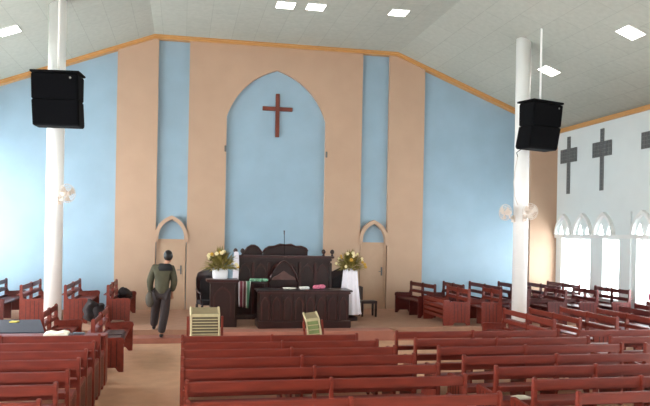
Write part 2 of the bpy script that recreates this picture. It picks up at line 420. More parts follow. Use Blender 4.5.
def fan(loc, rz, label, R=.19):
    t = thing('wall_fan', label, 'fan', loc, rz)           # local: faces -y, wall mount at +y
    MB().box(-.05, .05, .2, .24, -.22, -.06).build('mounting_plate', M['plastic'], t, bev=.008)
    MB().tube([(0, .2, -.14), (0, .12, -.13), (0, .08, -.03)], .022).build('arm', M['plastic'], t, smooth=True)
    b = MB().lathe([(.03, -.02), (.06, 0), (.065, .08), (.04, .13)], n=16).xf(Matrix.Rotation(-PI/2, 4, 'X')); b.build('motor_housing', M['plastic'], t, smooth=True)
    b = MB()
    for k in range(3):
        a0 = k*2*PI/3; pts = []
        for j in range(7):
            a = a0 + j*.16; pts.append((R*.85*math.cos(a), -.045-.012*j/6, R*.85*math.sin(a)))
        b.add([(.03*math.cos(a0), -.05, .03*math.sin(a0))] + pts + [(.03*math.cos(a0+.5), -.06, .03*math.sin(a0+.5))], [list(range(9))])
    bl = b.build('blades', M['plastic'], t); sm = bl.modifiers.new('s', 'SOLIDIFY'); sm.thickness = .004
    b = MB()
    for rr, yy in ((R, -.03), (R*.97, -.055), (R*.75, -.085), (R*.5, -.1), (R*.28, -.105), (R*.97, -.005), (R*.6, .02)):
        b.tube([(rr*math.cos(a*2*PI/24), yy, rr*math.sin(a*2*PI/24)) for a in range(25)], .003, 5)
    for k in range(28):
        a = k*2*PI/28; c_, s_ = math.cos(a), math.sin(a)
        b.tube([(R*.2*c_, -.108, R*.2*s_), (R*.6*c_, -.097, R*.6*s_), (R*.97*c_, -.055, R*.97*s_), (R*c_, -.03, R*s_), (R*.97*c_, -.005, R*.97*s_), (.06*c_, .03, .06*s_)], .0022, 4)
    b.build('cage', M['wire'], t)
    MB().lathe([(.045, 0), (.04, .012), (.0, .016)], n=16).xf(Matrix.Translation((0, -.105, 0)) @ Matrix.Rotation(PI/2, 4, 'X')).build('hub_cap', M['plastic'], t)
    return t
fan((7.71, CY-.41, 2.93), 0, 'round white caged fan on the front of the right column')
fan((7.71-.405, CY-.08, 2.91), -PI/2+.3, 'round white caged fan on the left flank of the right column')
fan((-2.57+.27, CY-.31, 3.05), .8, 'round white caged fan on the left column')
tag(MB().tube([(7.52, 14.68, 4.2), (7.42, 14.6, 3.9), (7.38, 14.58, 3.6), (7.4, 14.58, 3.3), (7.5, 14.6, 3.08)], .008, 6).build('fan_cable', M['wire'], smooth=True), 'thin white cable looping down beside the right column', 'cable')
tag(MB().tube([(7.46, 14.3, 4.35), (7.44, 14.5, 4.3), (7.46, 14.62, 4.28), (7.52, 14.68, 4.2)], .008, 6).build('speaker_cable', M['black'], smooth=True), 'thin dark cable under the right loudspeaker', 'cable')

# wooden cross in the niche
o = thing('wall_cross', 'plain reddish-brown wooden cross high on the pale blue niche', 'cross', (2.53, D+.08, 0), 0)
MB().box(-.055, .055, 0, .06, 5.03, 6.24).build('upright', M['crosswood'], o, bev=.006)
MB().box(-.42, .42, -.012, .048, 5.76, 5.87).build('crossbar', M['crosswood'], o, bev=.006)

# ------------------------------------------------------------------ pews
def pew(L, loc, rz, label, group, dark=False, apron=False, postshift=.5, arm=True):
    """local x along the pew, backrest at y=0, seat towards +y"""
    t = thing('pew', label, 'pew', loc, rz, group)
    w = M['pewdark'] if dark else M['pew']
    h = .85
    MB().box(.03, L-.03, 0, .03, h-.105, h).build('top_rail', w, t, bev=.008)
    MB().box(.03, L-.03, .0, .03, .57, .645).build('middle_rail', w, t, bev=.006)
    MB().box(.03, L-.03, -.09, 0, .632, .65).build('book_shelf', w, t, bev=.004)
    MB().box(.03, L-.03, .01, .035, .40, .47).build('lower_rail', w, t, bev=.005)
    MB().box(.03, L-.03, .035, .44, .395, .425).build('seat', w, t, bev=.008)
    # end panels with raised back post and rounded arm
    prof = [(-.02, 0), (.07, 0), (.12, .07), (.37, .07), (.42, 0), (.5, 0), (.5, .46), (.52, .5), (.50, .555), (.45, .57), (.08, .55), (.05, .62), (.045, h), (.03, h+.025), (.0, h+.025), (-.02, h)]
    for x in (0, L-.04):
        ep = MB().prism(prof, x, x+.04, 'x').build('end_panel', w, t, bev=.007)
        xg = -.003 if x == 0 else L
        for yy in (.12, .21, .3, .39): MB().box(xg, xg+.003, yy-.005, yy+.005, .09, .52).build('groove', M['darkwood'], ep)
    xm = L*postshift
    MB().prism([(-.025, .4), (.05, .4), (.05, h), (.03, h+.02), (-.005, h+.02), (-.025, h)], xm-.018, xm+.018, 'x').build('middle_post', w, t, bev=.006)
    MB().prism([(.05, 0), (.4, 0), (.4, .395), (.0, .395)], xm-.015, xm+.015, 'x').build('leg', w, t)
    if apron:
        a = MB()
        a.box(.03, L-.03, .62, .645, .52, .60)
        for z in (.40, .28, .16): a.box(.03, L-.03, .62, .645, z, z+.07)
        a.build('front_apron', w, t, bev=.005)
        for x in (0, L-.04): MB().box(x, x+.04, .5, .66, 0, .60).build('apron_end', w, t, bev=.006)
    return t

ORD = ['first', 'second', 'third', 'fourth', 'fifth', 'sixth', 'seventh', 'eighth']
mid = [(9.88, .0, 2.56), (9.28, 0, 2.70), (8.71, 0, 2.78), (8.12, 0, 2.84), (7.46, .0, 2.90), (6.82, .04, 2.96), (5.99, .05, 2.95)]
for i, (yy, x0, x1) in enumerate(mid):
    pew(x1-x0, (x0, yy, 0), .0+random.uniform(-.002, .002), 'long red pew in the middle block, %s row from the platform' % ORD[i], 'pews of the middle block', postshift=.5)
right = [(10.08, 3.2), (9.32, 3.24), (8.64, 3.33), (7.92, 3.38), (7.22, 3.47), (6.54, 3.57), (5.9, 3.68)]
for i, (yy, x0) in enumerate(right):
    pew(2.75, (x0, yy, 0), random.uniform(-.004, .004), 'long red pew in the block right of centre, %s row from the platform' % ORD[i], 'pews of the right block', postshift=.46)
for i, (yy, x0) in enumerate([(10.02, 6.24), (9.3, 6.32), (8.6, 6.4)]):
    pew(2.75, (x0, yy, 0), random.uniform(-.006, .006), 'red pew at the far right edge, %s row from the platform' % ORD[i], 'pews at the far right')
left = [(10.05, -1.1), (9.42, -1.1), (8.78, -1.11), (8.18, -1.11), (7.5, -1.12), (6.86, -1.13), (6.2, -1.15)]
for i, (yy, x1) in enumerate(left):
    pew(2.9, (x1-2.9, yy, 0), random.uniform(-.003, .003), 'long red pew left of the aisle, %s row from the platform' % ORD[i], 'pews of the left block', postshift=.55)

# side pews: right side, facing the centre (local y -> -X)
def rp(xb, y0, y1, z, label, **k): return pew(y1-y0, (xb, y0, z), PI/2, label, 'pews facing the altar from the right', **k)
rp(6.45, 16.95, 18.35, DZ, 'short dark red pew beside the right wall door, facing the altar', dark=True, apron=False).rotation_euler = (0,0,PI/2+.14)
rp(6.72, 15.4, 16.8, DZ, 'red pew with a slatted front, nearest the altar on the right platform', apron=True)
rp(7.20, 16.88, 18.3, DZ, 'dark red pew by the blue wall, second from the right door', dark=True)
rp(7.46, 15.25, 16.25, DZ, 'short red pew with a plank end, just behind the slatted-front pew', apron=False)
rp(7.98, 16.3, 18.3, DZ, 'dark red pew on the platform by the blue wall, left of the right column', dark=True)
rp(8.86, 16.45, 18.3, DZ, 'dark red pew on the platform directly behind the right column', dark=True)
rp(9.74, 16.5, 18.5, DZ, 'dark red pew on the platform before the tan corner strip', dark=True)
rp(10.62, 17.0, 18.7, DZ, 'dark red pew by the window nearest the corner', dark=True)
rp(8.20, 15.3, 16.2, DZ, 'short dark red pew just left of the foot of the right column', dark=True)
rp(9.2, 15.3, 16.3, DZ, 'short dark red pew right of the foot of the right column', dark=True)
rp(10.05, 15.3, 16.4, DZ, 'short dark red pew second from the windows', dark=True)
rp(10.95, 15.3, 16.8, DZ, 'dark red pew pushed against the window wall on the platform', dark=True)
rp(6.58, 11.3, 13.3, 0, 'red side pew on the floor, nearest the middle, passing in front of the column')
rp(7.22, 11.5, 13.4, 0, 'red side pew on the floor, second from the middle')
rp(8.05, 11.6, 13.6, 0, 'red side pew on the floor, third from the middle')
rp(8.74, 11.3, 13.3, 0, 'red side pew on the floor, fourth from the middle')
rp(9.55, 11.6, 13.7, 0, 'dark red side pew on the floor, fifth from the middle', dark=True)
rp(10.3, 12.0, 14.2, 0, 'dark red side pew on the floor, sixth from the middle', dark=True)
rp(11.0, 12.2, 14.72, 0, 'dark red side pew on the floor, along the window wall', dark=True)
# left side, facing the centre (local y -> +X); origin at the far end
def lp_(xb, y0, y1, z, label, **k): return pew(y1-y0, (xb, y1, z), -PI/2, label, 'pews facing the altar from the left', **k)
lp_(-1.66, 16.35, 18.4, DZ, 'red pew with a plank end on the left platform, nearest the aisle')
lp_(-2.58, 16.35, 18.6, DZ, 'red pew with a plank end just right of the left column')
lp_(-3.50, 16.3, 18.4, DZ, 'red pew with a plank end just left of the left column')
lp_(-4.34, 16.3, 18.6, DZ, 'dark red pew at the left picture edge on the platform', dark=True)
lp_(-5.2, 16.3, 18.4, DZ, 'dark red pew on the platform nearest the left wall', dark=True)
lp_(-1.42, 11.75, 13.9, 0, 'red side pew on the floor beside the aisle, its plank end at the steps')
lp_(-2.42, 12.9, 14.3, 0, 'red side pew behind the navy-covered table, by the left column')
lp_(-3.6, 13.0, 14.3, 0, 'dark red side pew on the floor at the left picture edge', dark=True)

# ------------------------------------------------------------------ table with navy cover, reading desk
o = thing('long_table', 'long low table behind the left pews, its top hidden under navy cloth', 'table', (-3.2, 11.95, 0))
MB().prism([(-1.15, -.75), (1.1, -.75), (.75, .75), (-1.15, .75)], .70, .74, 'z').build('tabletop', M['pewdark'], o, bev=.006)
for sx in (-1, 1):
    for sy in (-1, 1): MB().box(sx*.7-.03-(.3 if sx < 0 else 0), sx*.7+.03, sy*.68-.03, sy*.68+.03, 0, .70).build('leg', M['pewdark'], o)
m = MB().prism([(-4.38, 11.17), (-2.06, 11.17), (-2.42, 12.73), (-4.38, 12.73)], .742, .755, 'z')
m.box(-4.38, -2.06, 11.15, 11.17, .45, .755)
m.prism([(-2.06, 11.15), (-2.04, 11.15), (-2.4, 12.73), (-2.42, 12.73)], .45, .755, 'z')
tag(m.build('table_cover', M['navy']), 'dark navy cloth covering the table at the left', 'cloth')
tag(MB().prism([(-2.82, 12.3), (-2.68, 12.28), (-2.66, 12.42), (-2.8, 12.44)], .7555, .775, 'z').build('yellow_pouch', M['yellow'], bev=.012), 'small yellow pouch lying on the navy cloth', 'pouch')
o = thing('reading_desk', 'long red reading desk standing before the first left pew', 'desk', (-4.0, 10.72, 0))
MB().box(0, 2.9, 0, .34, .72, .75).build('desk_top', M['pew'], o, bev=.008)
MB().box(.04, 2.86, .29, .32, .1, .72).build('front_panel', M['pew'], o)
for x in (0, 2.86): MB().box(x, x+.04, .02, .32, 0, .72).build('end_panel', M['pew'], o, bev=.006)
b = thing('open_book', 'open cream-paged book lying on the reading desk', 'book', (-1.82, 10.89, .75), .06)
MB().prism([(-.17, 0), (.17, 0), (.17, .03), (.09, .05), (0, .03), (-.09, .05), (-.17, .03)], -.15, .15, 'y').build('pages', M['paper'], b, bev=.006)
MB().box(-.18, .18, -.16, .16, -.0, .006).build('cover', M['grey'], b)
tag(MB().box(-1.6, -1.42, 10.84, 10.96, .751, .775).build('phone', M['grey'], bev=.006), 'small flat grey phone beside the open book', 'phone')
# coat over the side pew and cushions
m = MB().ball((-1.95, 16.1, .5), .2, 14, 9, (.9, 1.2, 1.3)).ball((-1.82, 16.02, .5), .16, 14, 9, (.9, 1, 1.3)); crumple(m, .25, 13)
tag(m.build('dark_bag', M['coat'], smooth=True), 'soft black bag slumped between the two plank-ended pews on the left', 'bag')
m = crumple(MB().ball((-1.42, 18.0, .76), .15, 18, 12, (1.1, 1.8, .7)), .25, 14, 2)
tag(m.build('folded_coat', M['coat'], smooth=True), 'black coat heaped on the pew beside the aisle, before the tan pilaster', 'coat')
for yy, lb in ((12.2, 'grey-brown seat cushion on the near end of the aisle side pew'), (12.9, 'grey-brown seat cushion farther along the aisle side pew')):
    tag(MB().box(-1.36, -.99, yy-.3, yy+.3, .426, .5).build('cushion', M['cushion'], bev=.03), lb, 'cushion', 'cushions on the aisle side pew')

# papers on pews
def booklet(x, y_, z, rz, lb, mt='paper'):
    o = MB().prism([(-.1, 0), (.1, 0), (.1, .012), (.0, .02), (-.1, .012)], -.08, .08, 'y').build('booklet', M[mt]); o.location = (x, y_, z); o.rotation_euler = (0,0,rz)
    tag(o, lb, 'booklet', 'booklets left on pews')
booklet(2.2, 8.45, .426, .3, 'open cream booklet on a middle-block seat, fourth row')
booklet(2.62, 6.99, .426, -.4, 'open cream booklet on the middle-block seat near its right end')
booklet(3.95, 7.5, .426, .2, 'open cream booklet on the right-block seat, fifth row')
booklet(6.05, 8.9, .426, .5, 'added white booklet standing in for a floor glint, right-block seat near its far end', 'wpaper')  # white glints of the floor, put in here as a paper
o = thing('pink_bag', 'small pinkish bag perched on the pew back by the windows at the right edge', 'bag', (10.98, 14.56, .855))
MB().ball((0, 0, .12), .1, 12, 8, (.7, 1, 1.3)).build('pouch', M['pink'], o, smooth=True)
MB().tube([(0, -.05, .27), (0, 0, .36), (0, .05, .27)], .012).build('handle', M['coat'], o)

# ------------------------------------------------------------------ altar furniture
# front table
DX0, DX1 = 1.69, 3.72
o = thing('communion_table', 'wide dark wood table with arched front panels at the platform edge', 'table', (DX0, 15.22, DZ))
W = DX1-DX0
MB().box(-.07, W+.07, -.06, .66, .81, .85).build('table_top', M['darkwood'], o, bev=.01)
MB().box(-.03, W+.03, -.03, .62, .76, .81).build('cornice', M['darktrim'], o, bev=.012)
MB().box(0, W, .02, .6, .16, .76).build('body', M['darkwood'], o)
MB().box(-.04, W+.04, -.04, .64, 0, .16).build('plinth', M['darkwood'], o, bev=.012)
m = MB(); n = 8
for k in range(n):
    a = W*k/n+.03; b_ = W*(k+1)/n-.03
    out = arch_pts(a, b_, .52, .7, 8); inn = arch_pts(a+.03, b_-.03, .52, .65, 8)
    m = MB()
    for q in range(len(out)-1): m.prism([out[q], out[q+1], inn[q+1], inn[q]], 0, .02, 'y')
    m.box(a, a+.03, 0, .02, .18, .52).box(b_-.03, b_, 0, .02, .18, .52)
    m.build('arched_panel', M['darktrim'], o)
for k in range(1, n): MB().box(W*k/n-.012, W*k/n+.012, -.012, .02, .18, .74).build('stile', M['darkwood'], o)

# tall screen behind
SX0, SX1, SY = 1.31, 3.62, 16.85
o = thing('altar_screen', 'tall dark wood screen with pointed panels behind the table', 'screen', (SX0, SY, DZ))
W = SX1-SX0
MB().box(-.08, W+.08, -.08, .26, 1.51, 1.57).build('top_ledge', M['darktrim'], o, bev=.012)
MB().box(-.03, W+.03, -.03, .3, 1.44, 1.51).build('cornice', M['darkwood'], o, bev=.01)
MB().box(0, W, .02, .26, 0, 1.44).build('body', M['darkwood'], o)
m = MB(); n = 6
for k in range(n):
    a = W*k/n+.05; b_ = W*(k+1)/n-.05
    out = arch_pts(a, b_, 1.15, 1.38, 8); inn = arch_pts(a+.03, b_-.03, 1.15, 1.33, 8)
    m = MB()
    for q in range(len(out)-1): m.prism([out[q], out[q+1], inn[q+1], inn[q]], 0, .02, 'y')
    m.build('arched_panel', M['darktrim'], o)
for k in range(0, n+1): MB().box(W*k/n-.035, W*k/n+.035, -.03, .02, 0, 1.4).build('stile', M['darktrim'] if k in (1, 2, 4, 5) else M['darkwood'], o, bev=.01)  # four stiles get the lighter wood to paint in the vertical highlights
for x in (-.05, .12, W-.17, W+.05):
    MB().lathe([(.03, 1.57), (.03, 1.6), (.018, 1.61), (.05, 1.645), (.055, 1.68), (.04, 1.715), (.01, 1.735)], (x, .05), 14).build('finial', M['darkwood'], o, smooth=True)

# high backed chairs behind the screen
def crest_chair(x0, x1, yy, zt, label, pts):
    o = thing('high_backed_seat', label, 'seat', ((x0+x1)/2, yy, DZ)); w = (x1-x0)/2
    P = [(-w, .3), (w, .3)] + [(w*a, (zt-DZ)+b) for a, b in pts]
    MB().prism(P, .2, .26, 'y').build('backrest', M['darkwood'], o, bev=.01)
    Q = [(w*a, (zt-DZ)+b) for a, b in pts]
    m = MB(); m.tube([(p[0], .18, p[1]-.03) for p in Q], .022, 8); m.build('crest_moulding', M['darktrim'], o, smooth=True)
    MB().box(-w, w, -.3, .2, .38, .44).build('seat_board', M['darkwood'], o, bev=.01)
    for sx in (-1, 1):
        for y0 in (-.28, .2): MB().box(sx*(w-.03)-.03, sx*(w-.03)+.03, y0, y0+.06, 0, .38).build('leg', M['darkwood'], o)
        MB().box(sx*(w-.03)-.03, sx*(w-.03)+.03, -.3, .2, .66, .7).box(sx*(w-.03)-.025, sx*(w-.03)+.025, -.3, -.25, .44, .66).build('armrest', M['darkwood'], o, bev=.008)
    return o
sc = lambda pts: pts
crest_chair(1.52, 2.02, 17.55, 2.02, 'dark throne-like chair with a rounded crest, left behind the screen',
            [(1, -.16), (.8, -.12), (.55, -.03), (.2, .02), (-.2, .02), (-.6, -.04), (-.85, -.12), (-1, -.2)])
crest_chair(2.03, 3.2, 17.55, 2.03, 'wide dark seat with a carved wavy crest behind the screen',
            [(1, -.12), (.93, -.05), (.7, 0), (.45, -.01), (.25, .05), (.0, .03), (-.25, .05), (-.5, -.01), (-.75, -.02), (-.92, -.08), (-1, -.14)])
# microphone
o = thing('microphone_stand', 'thin dark microphone stand rising above the carved seat', 'microphone', (2.5, 17.18, DZ))
MB().lathe([(.05, 0), (.05, .015), (.02, .03)], n=20).build('base', M['black'], o)
MB().tube([(0, 0, .02), (0, 0, 1.7), (-.01, -.01, 2.1)], .008, 6).build('pole', M['black'], o)
MB().tube([(-.01, -.01, 2.08), (-.015, -.03, 2.19)], [.012, .02], 8).build('microphone', M['grey'], o)

# gable-topped chair in front of the screen
o = thing('throne_chair', 'dark chair with a pointed gable back between table and screen', 'chair', (2.4, 16.35, DZ))
P = [(-.34, .3), (.34, .3), (.34, .95), (.3, 1.12), (.18, 1.32), (.06, 1.42), (0, 1.45), (-.06, 1.42), (-.18, 1.32), (-.3, 1.12), (-.34, .95)]
MB().prism(P, .18, .24, 'y').build('backrest', M['darkwood'], o, bev=.012)
MB().prism([(-.3, 1.0), (.3, 1.0), (.25, 1.06), (.1, 1.14), (0, 1.22), (-.1, 1.14), (-.25, 1.06)], .1, .18, 'y').build('pediment', M['pediment'], o, bev=.012)
MB().tube([(p[0], .17, p[1]) for p in P[2:]], .022, 8).build('arch_moulding', M['darktrim'], o, smooth=True)
MB().box(-.31, .31, -.22, .18, .4, .46).build('seat', M['darkwood'], o, bev=.01)
for sx in (-1, 1):
    for y0 in (-.2, .17): MB().box(sx*.28-.03, sx*.28+.03, y0, y0+.06, 0, .4).build('leg', M['darkwood'], o)
    MB().box(sx*.31-.03, sx*.31+.03, -.22, .18, .66, .7).box(sx*.31-.025, sx*.31+.025, -.2, -.14, .46, .66).build('armrest', M['darkwood'], o, bev=.008)

# items on the table (top at z = 1.07)
TZ = DZ+.85
tag(MB().lathe([(.05, 0), (.14, .02), (.16, .035)], n=24).build('dish', M['paper'], smooth=True, loc=(2.38, 15.45, TZ)), 'flat cream dish in the middle of the dark table', 'dish')
tag(MB().box(-.11, .11, -.08, .08, 0, .045).build('book', M['wpaper'], bev=.008, loc=(2.76, 15.66, TZ)), 'thick white book on the table, between dish and pink cloth', 'book')
m = MB()
for i in range(7): m.ball((random.uniform(-.1, .1), random.uniform(-.05, .05), .05+random.uniform(0, .02)), .07, 10, 7, (1.1, .8, .72))
tag(m.build('pink_bundle', M['pink'], smooth=True, loc=(3.08, 15.5, TZ)), 'crumpled pink cloth bundle on the dark table', 'cloth')

# lectern cabinet on the left and table behind
o = thing('lectern', 'dark wood lectern with a flared foot under the left flowers', 'lectern', (.89, 15.75, DZ))
MB().prism([(-.32, 0), (.32, 0), (.32, .08), (.28, .16), (.27, .22), (.27, .95), (.3, 1.0), (-.3, 1.0), (-.27, .95), (-.27, .22), (-.28, .16), (-.32, .08)], -.26, .26, 'y').build('body', M['darkwood'], o, bev=.01)
MB().box(-.36, .36, -.3, .3, 1.0, 1.06).build('top', M['darktrim'], o, bev=.012)
m = MB(); out = arch_pts(-.2, .2, .68, .9, 8); inn = arch_pts(-.165, .165, .68, .85, 8)
for q in range(len(out)-1): m.prism([out[q], out[q+1], inn[q+1], inn[q]], -.275, -.26, 'y')
m.box(-.2, -.165, -.275, -.26, .24, .68).box(.165, .2, -.275, -.26, .24, .68).build('front_panel', M['darktrim'], o)
o = thing('side_table', 'narrow dark table with a low stretcher between lectern and wide table', 'table', (1.57, 16.2, DZ))
MB().box(-.38, .38, -.16, .2, .93, .97).build('tabletop', M['darkwood'], o, bev=.008)
for sx in (-.34, .34):
    for sy in (-.12, .16): MB().box(sx-.025, sx+.025, sy-.025, sy+.025, 0, .93).build('leg', M['darkwood'], o)
MB().box(-.32, .32, -.14, -.1, .14, .22).build('stretcher', M['darkwood'], o)
# striped cloth hanging over its edge
def drape(x0, x1, yf, zt, zb, label, mtl, depth=.18):
    nx = 14; m = MB(); vs = []; rows = [(0, depth, zt)] + [(0, 0, zt)] + [(1, 0, zt-(zt-zb)*j/8) for j in range(1, 9)]
    for j, (fr, yo, z) in enumerate(rows):
        for i in range(nx+1):
            u = i/nx; am = .02*max(0, (zt-z))/(zt-zb)
            skew = .12*(zt-z)*(.3-u)
            vs.append((x0+(x1-x0)*u+skew, yf+yo-am*math.sin(u*18)-.004, z+.004 - (0 if j < 9 else .04*u)))
    fs = [(j*(nx+1)+i, j*(nx+1)+i+1, (j+1)*(nx+1)+i+1, (j+1)*(nx+1)+i) for j in range(len(rows)-1) for i in range(nx)]
    o = m.add(vs, fs).build('hanging_cloth', mtl, smooth=True); s = o.modifiers.new('s', 'SOLIDIFY'); s.thickness = .006; s.offset = 0
    return tag(o, label, 'cloth')
drape(1.27, 1.56, 16.02, DZ+.975, .62, 'red, white and green striped cloth hanging off the side table', M['striped'])
m = MB()
for i in range(8): m.ball((-.17+.34*i/7, random.uniform(-.03, .03), .035), .055, 10, 7, (1, .8, .7))
tag(m.build('green_bundle', M['green'], smooth=True, loc=(1.76, 16.18, DZ+.974)), 'pale green folded cloth on the side table', 'cloth')

# draped flower stands
def flowers(loc, label, R=.42, Hh=.45, n=18, seed=1, pot=None):
    rnd = random.Random(seed); t = thing('flower_arrangement', label, 'flowers', loc)
    m = MB()
    for i in range(260):
        a = rnd.uniform(0, 2*PI); el = rnd.uniform(-.1, 1.45); L = R*rnd.uniform(.55, 1.05)
        d = Vector((math.cos(a)*math.cos(el), math.sin(a)*math.cos(el)*.7, math.sin(el)*Hh/R))
        p = d*L*.35; q = d*L + Vector((0, 0, -.04*math.cos(el))); md = (p+q)/2 + Vector((0,0,.03))
        sd = d.cross(Vector((0,0,1))); sd = sd.normalized()*rnd.uniform(.014, .03) if sd.length > 1e-3 else Vector((.02,0,0))
        m.add([p, md+sd, q, md-sd, md+Vector((0,0,.012))], [(0,1,4), (1,2,4), (2,3,4), (3,0,4)])
    for i in range(30):
        a = rnd.uniform(0, 2*PI); el = rnd.uniform(.1, 1.4); d = Vector((math.cos(a)*math.cos(el), math.sin(a)*math.cos(el)*.7, math.sin(el)*Hh/R))
        m.tube([(0,0,-.02), d*R*.75], .005, 5)
    m.build('foliage', M['leaf'], t)
    for i in range(n):
        a = i*2.4; el = .05 + 1.35*((i*7) % n)/n
        c = Vector((math.cos(a)*math.cos(el)*R*.78, math.sin(a)*math.cos(el)*R*.6 - .04, math.sin(el)*Hh*.72+.02))
        m = MB(); r = rnd.uniform(.02, .034)
        m.ball(c, r*.6, 8, 6)
        for k in range(6):
            b_ = k*PI/3; m.ball(c+Vector((math.cos(b_)*r*.8, -.01, math.sin(b_)*r*.8)), r*.55, 6, 5, (1, .7, 1))
        m.build('blossom', M['petal'] if i % 3 else M['petaly'], t, smooth=True)
    if pot: pot(t)
    return t
flowers((4.06, 16.6, 1.50), 'cream and yellow flower arrangement on the white-draped stand right of the table', R=.5, Hh=.52, n=24, seed=3)
o = thing('draped_stand', 'flower stand draped to the floor in white cloth, right of the table', 'stand', (4.07, 16.6, DZ))
MB().lathe([(.2, 0), (.2, .08), (.06, .14), (.05, 1.15), (.17, 1.2), (.17, 1.24)], n=24).build('pedestal', M['darkwood'], o)
m = MB().lathe([(.0, 1.28), (.13, 1.278), (.17, 1.255), (.18, 1.15), (.2, .9), (.235, .6), (.265, .3), (.29, .16)], n=96, fold=.06, nf=11, cap=False)
d_ = m.build('drape', M['cloth'], o, smooth=True)
def trough(t):
    MB().lathe([(.0, -.235), (.15, -.235), (.165, -.22), (.18, -.0), (.16, .0), (.15, -.03), (0, -.03)], n=32, cap=False).build('pot', M['pot'], t, smooth=True).scale = (1, .7, 1)
flowers((.84, 15.78, DZ+1.06+.236), 'cream and yellow flower arrangement in a white pot on the lectern', R=.5, Hh=.52, n=18, seed=9, pot=trough)
# white cloth on the left end of the screen
m = MB().prism([(1.19, 1.2), (1.33, 1.18), (1.34, 1.6), (1.325, 1.87), (1.22, 1.88), (1.2, 1.6)], SY-.13, SY-.081, 'y')
tag(m.build('white_cloth_strip', M['cloth'], bev=.015), 'white cloth strip hanging on the left end of the altar screen', 'cloth')

# armchairs
def armchair(loc, rz, label):
    o = thing('carved_armchair', label, 'armchair', loc, rz)
    P = [(-.27, .4), (.27, .4), (.29, 1.0), (.25, 1.14), (.12, 1.2), (0, 1.26), (-.12, 1.2), (-.25, 1.14), (-.29, 1.0)]
    MB().prism(P, .2, .25, 'y').build('backrest', M['darkwood'], o, bev=.012)
    MB().prism([(-.2, .5), (.2, .5), (.21, .98), (0, 1.08), (-.21, .98)], .17, .2, 'y').build('back_pad', M['coat'], o, bev=.012)
    MB().box(-.28, .28, -.28, .2, .4, .5).build('seat', M['coat'], o, bev=.02)
    for sx in (-1, 1):
        for y0 in (-.26, .2): MB().lathe([(.03, 0), (.022, .1), (.035, .2), (.03, .4)], (sx*.26, y0+.02), 10).build('leg', M['darkwood'], o)
        MB().tube([(sx*.28, .2, .74), (sx*.3, -.05, .7), (sx*.3, -.28, .68)], .026, 8).tube([(sx*.3, -.24, .68), (sx*.28, -.22, .45)], .02, 8).build('armrest', M['darkwood'], o, smooth=True)
    return o
armchair((.66, 16.62, DZ), .25, 'dark carved armchair left of the lectern')
armchair((4.02, 17.35, DZ), -.1, 'dark carved armchair half hidden behind the white-draped stand')

# stool at the right door
o = thing('small_chair', 'small dark wooden chair standing beside the right wall door', 'chair', (4.76, 17.4, DZ))
MB().box(-.22, .2, -.18, .18, .34, .41).build('seat', M['darkwood'], o, bev=.008)
for sx in (-.19, .17):
    for sy in (-.15, .15): MB().lathe([(.028, 0), (.034, .2), (.03, .35)], (sx, sy), 8).build('leg', M['darkwood'], o)
MB().box(-.22, -.19, -.18, .18, .44, .78).build('backrest', M['darkwood'], o, bev=.008)

# slatted bamboo stands before the first middle pew
def rack(loc, rz, w, zt, zmid, zbot, label, slatm, n):
    o = thing('slatted_stand', label, 'stand', loc, rz)
    for sx in (-1, 1):
        x = sx*(w/2)
        MB().tube([(x, -.1, 0), (x, -.1, zbot), (x, .0, zmid), (x, .16, zt)], .02, 8).build('side_rail', M['bamboo'], o)
        MB().tube([(x, .3, 0), (x, .14, zt-.05)], .016, 8).build('rear_leg', M['pew'], o)
    for z in (zbot, zmid):
        yy = -.1 if z == zbot else 0
        MB().box(-w/2, w/2, yy-.018, yy+.018, z-.02, z+.02).build('cross_rail', M['bamboo'], o, bev=.005)
    MB().prism([(.0, zmid+.02), (.02, zmid+.02), (.175, zt), (.155, zt)], -w/2, w/2, 'x').build('top_board', M['board'], o, bev=.004)
    m = MB()
    for k in range(n):
        z = zbot+.04 + (zmid-zbot-.06)*k/(n-1); yy = -.1+.1*(z-zbot)/(zmid-zbot)
        m.box(-w/2+.02, w/2-.02, yy-.008, yy+.008, z-.007, z+.007)
    m.build('slats', M['bamboo'], o)
    m = MB().prism([(-.09, zbot), (-.08, zbot), (.012, zmid), (.002, zmid)], -w/2+.02, w/2-.02, 'x')
    m.build('backing_mat', slatm, o)
    for sx in (-1, 1): MB().box(sx*(w/2+.05)-.018, sx*(w/2+.05)+.018, -.04, .0, 0, zt-.12).build('red_post', M['pew'], o, bev=.005)
    return o
rack((.37, 11.2, 0), .02, .44, 1.10, .99, .66, 'pale bamboo stand with dark slats, left before the first middle pew', M['slat'], 7)
rack((2.26, 11.5, 0), .02, .22, .98, .88, .60, 'narrow bamboo stand with green slats before the wide dark table', M['greenslat'], 4).rotation_euler = (0, -.1, .05)

# ------------------------------------------------------------------ person
def skin_mesh(name, verts, edges, radii, m, parent, sub=2, root=0):
    me = bpy.data.meshes.new(name); me.from_pydata(verts, edges, []); o = bpy.data.objects.new(name, me); C.objects.link(o)
    md = o.modifiers.new('skin', 'SKIN'); md.use_smooth_shade = True
    for i, r in enumerate(radii):
        r = r if isinstance(r, tuple) else (r, r); me.skin_vertices[0].data[i].radius = r
        me.skin_vertices[0].data[i].use_root = (i == root)
    s = o.modifiers.new('sub', 'SUBSURF'); s.levels = sub; s.render_levels = sub
    dg = bpy.context.evaluated_depsgraph_get(); dg.update()
    me2 = bpy.data.meshes.new_from_object(o.evaluated_get(dg)); me2.materials.clear(); me2.materials.append(m)
    for p in me2.polygons: p.use_smooth = True
    o.modifiers.clear(); o.data = me2; o.parent = parent; return o
P = thing('person', 'person in olive jacket and dark trousers climbing the platform steps, seen from behind', 'person', (-.41, 14.8, .11), -.05)
P.scale = (1.0, 1.04, 1.03)
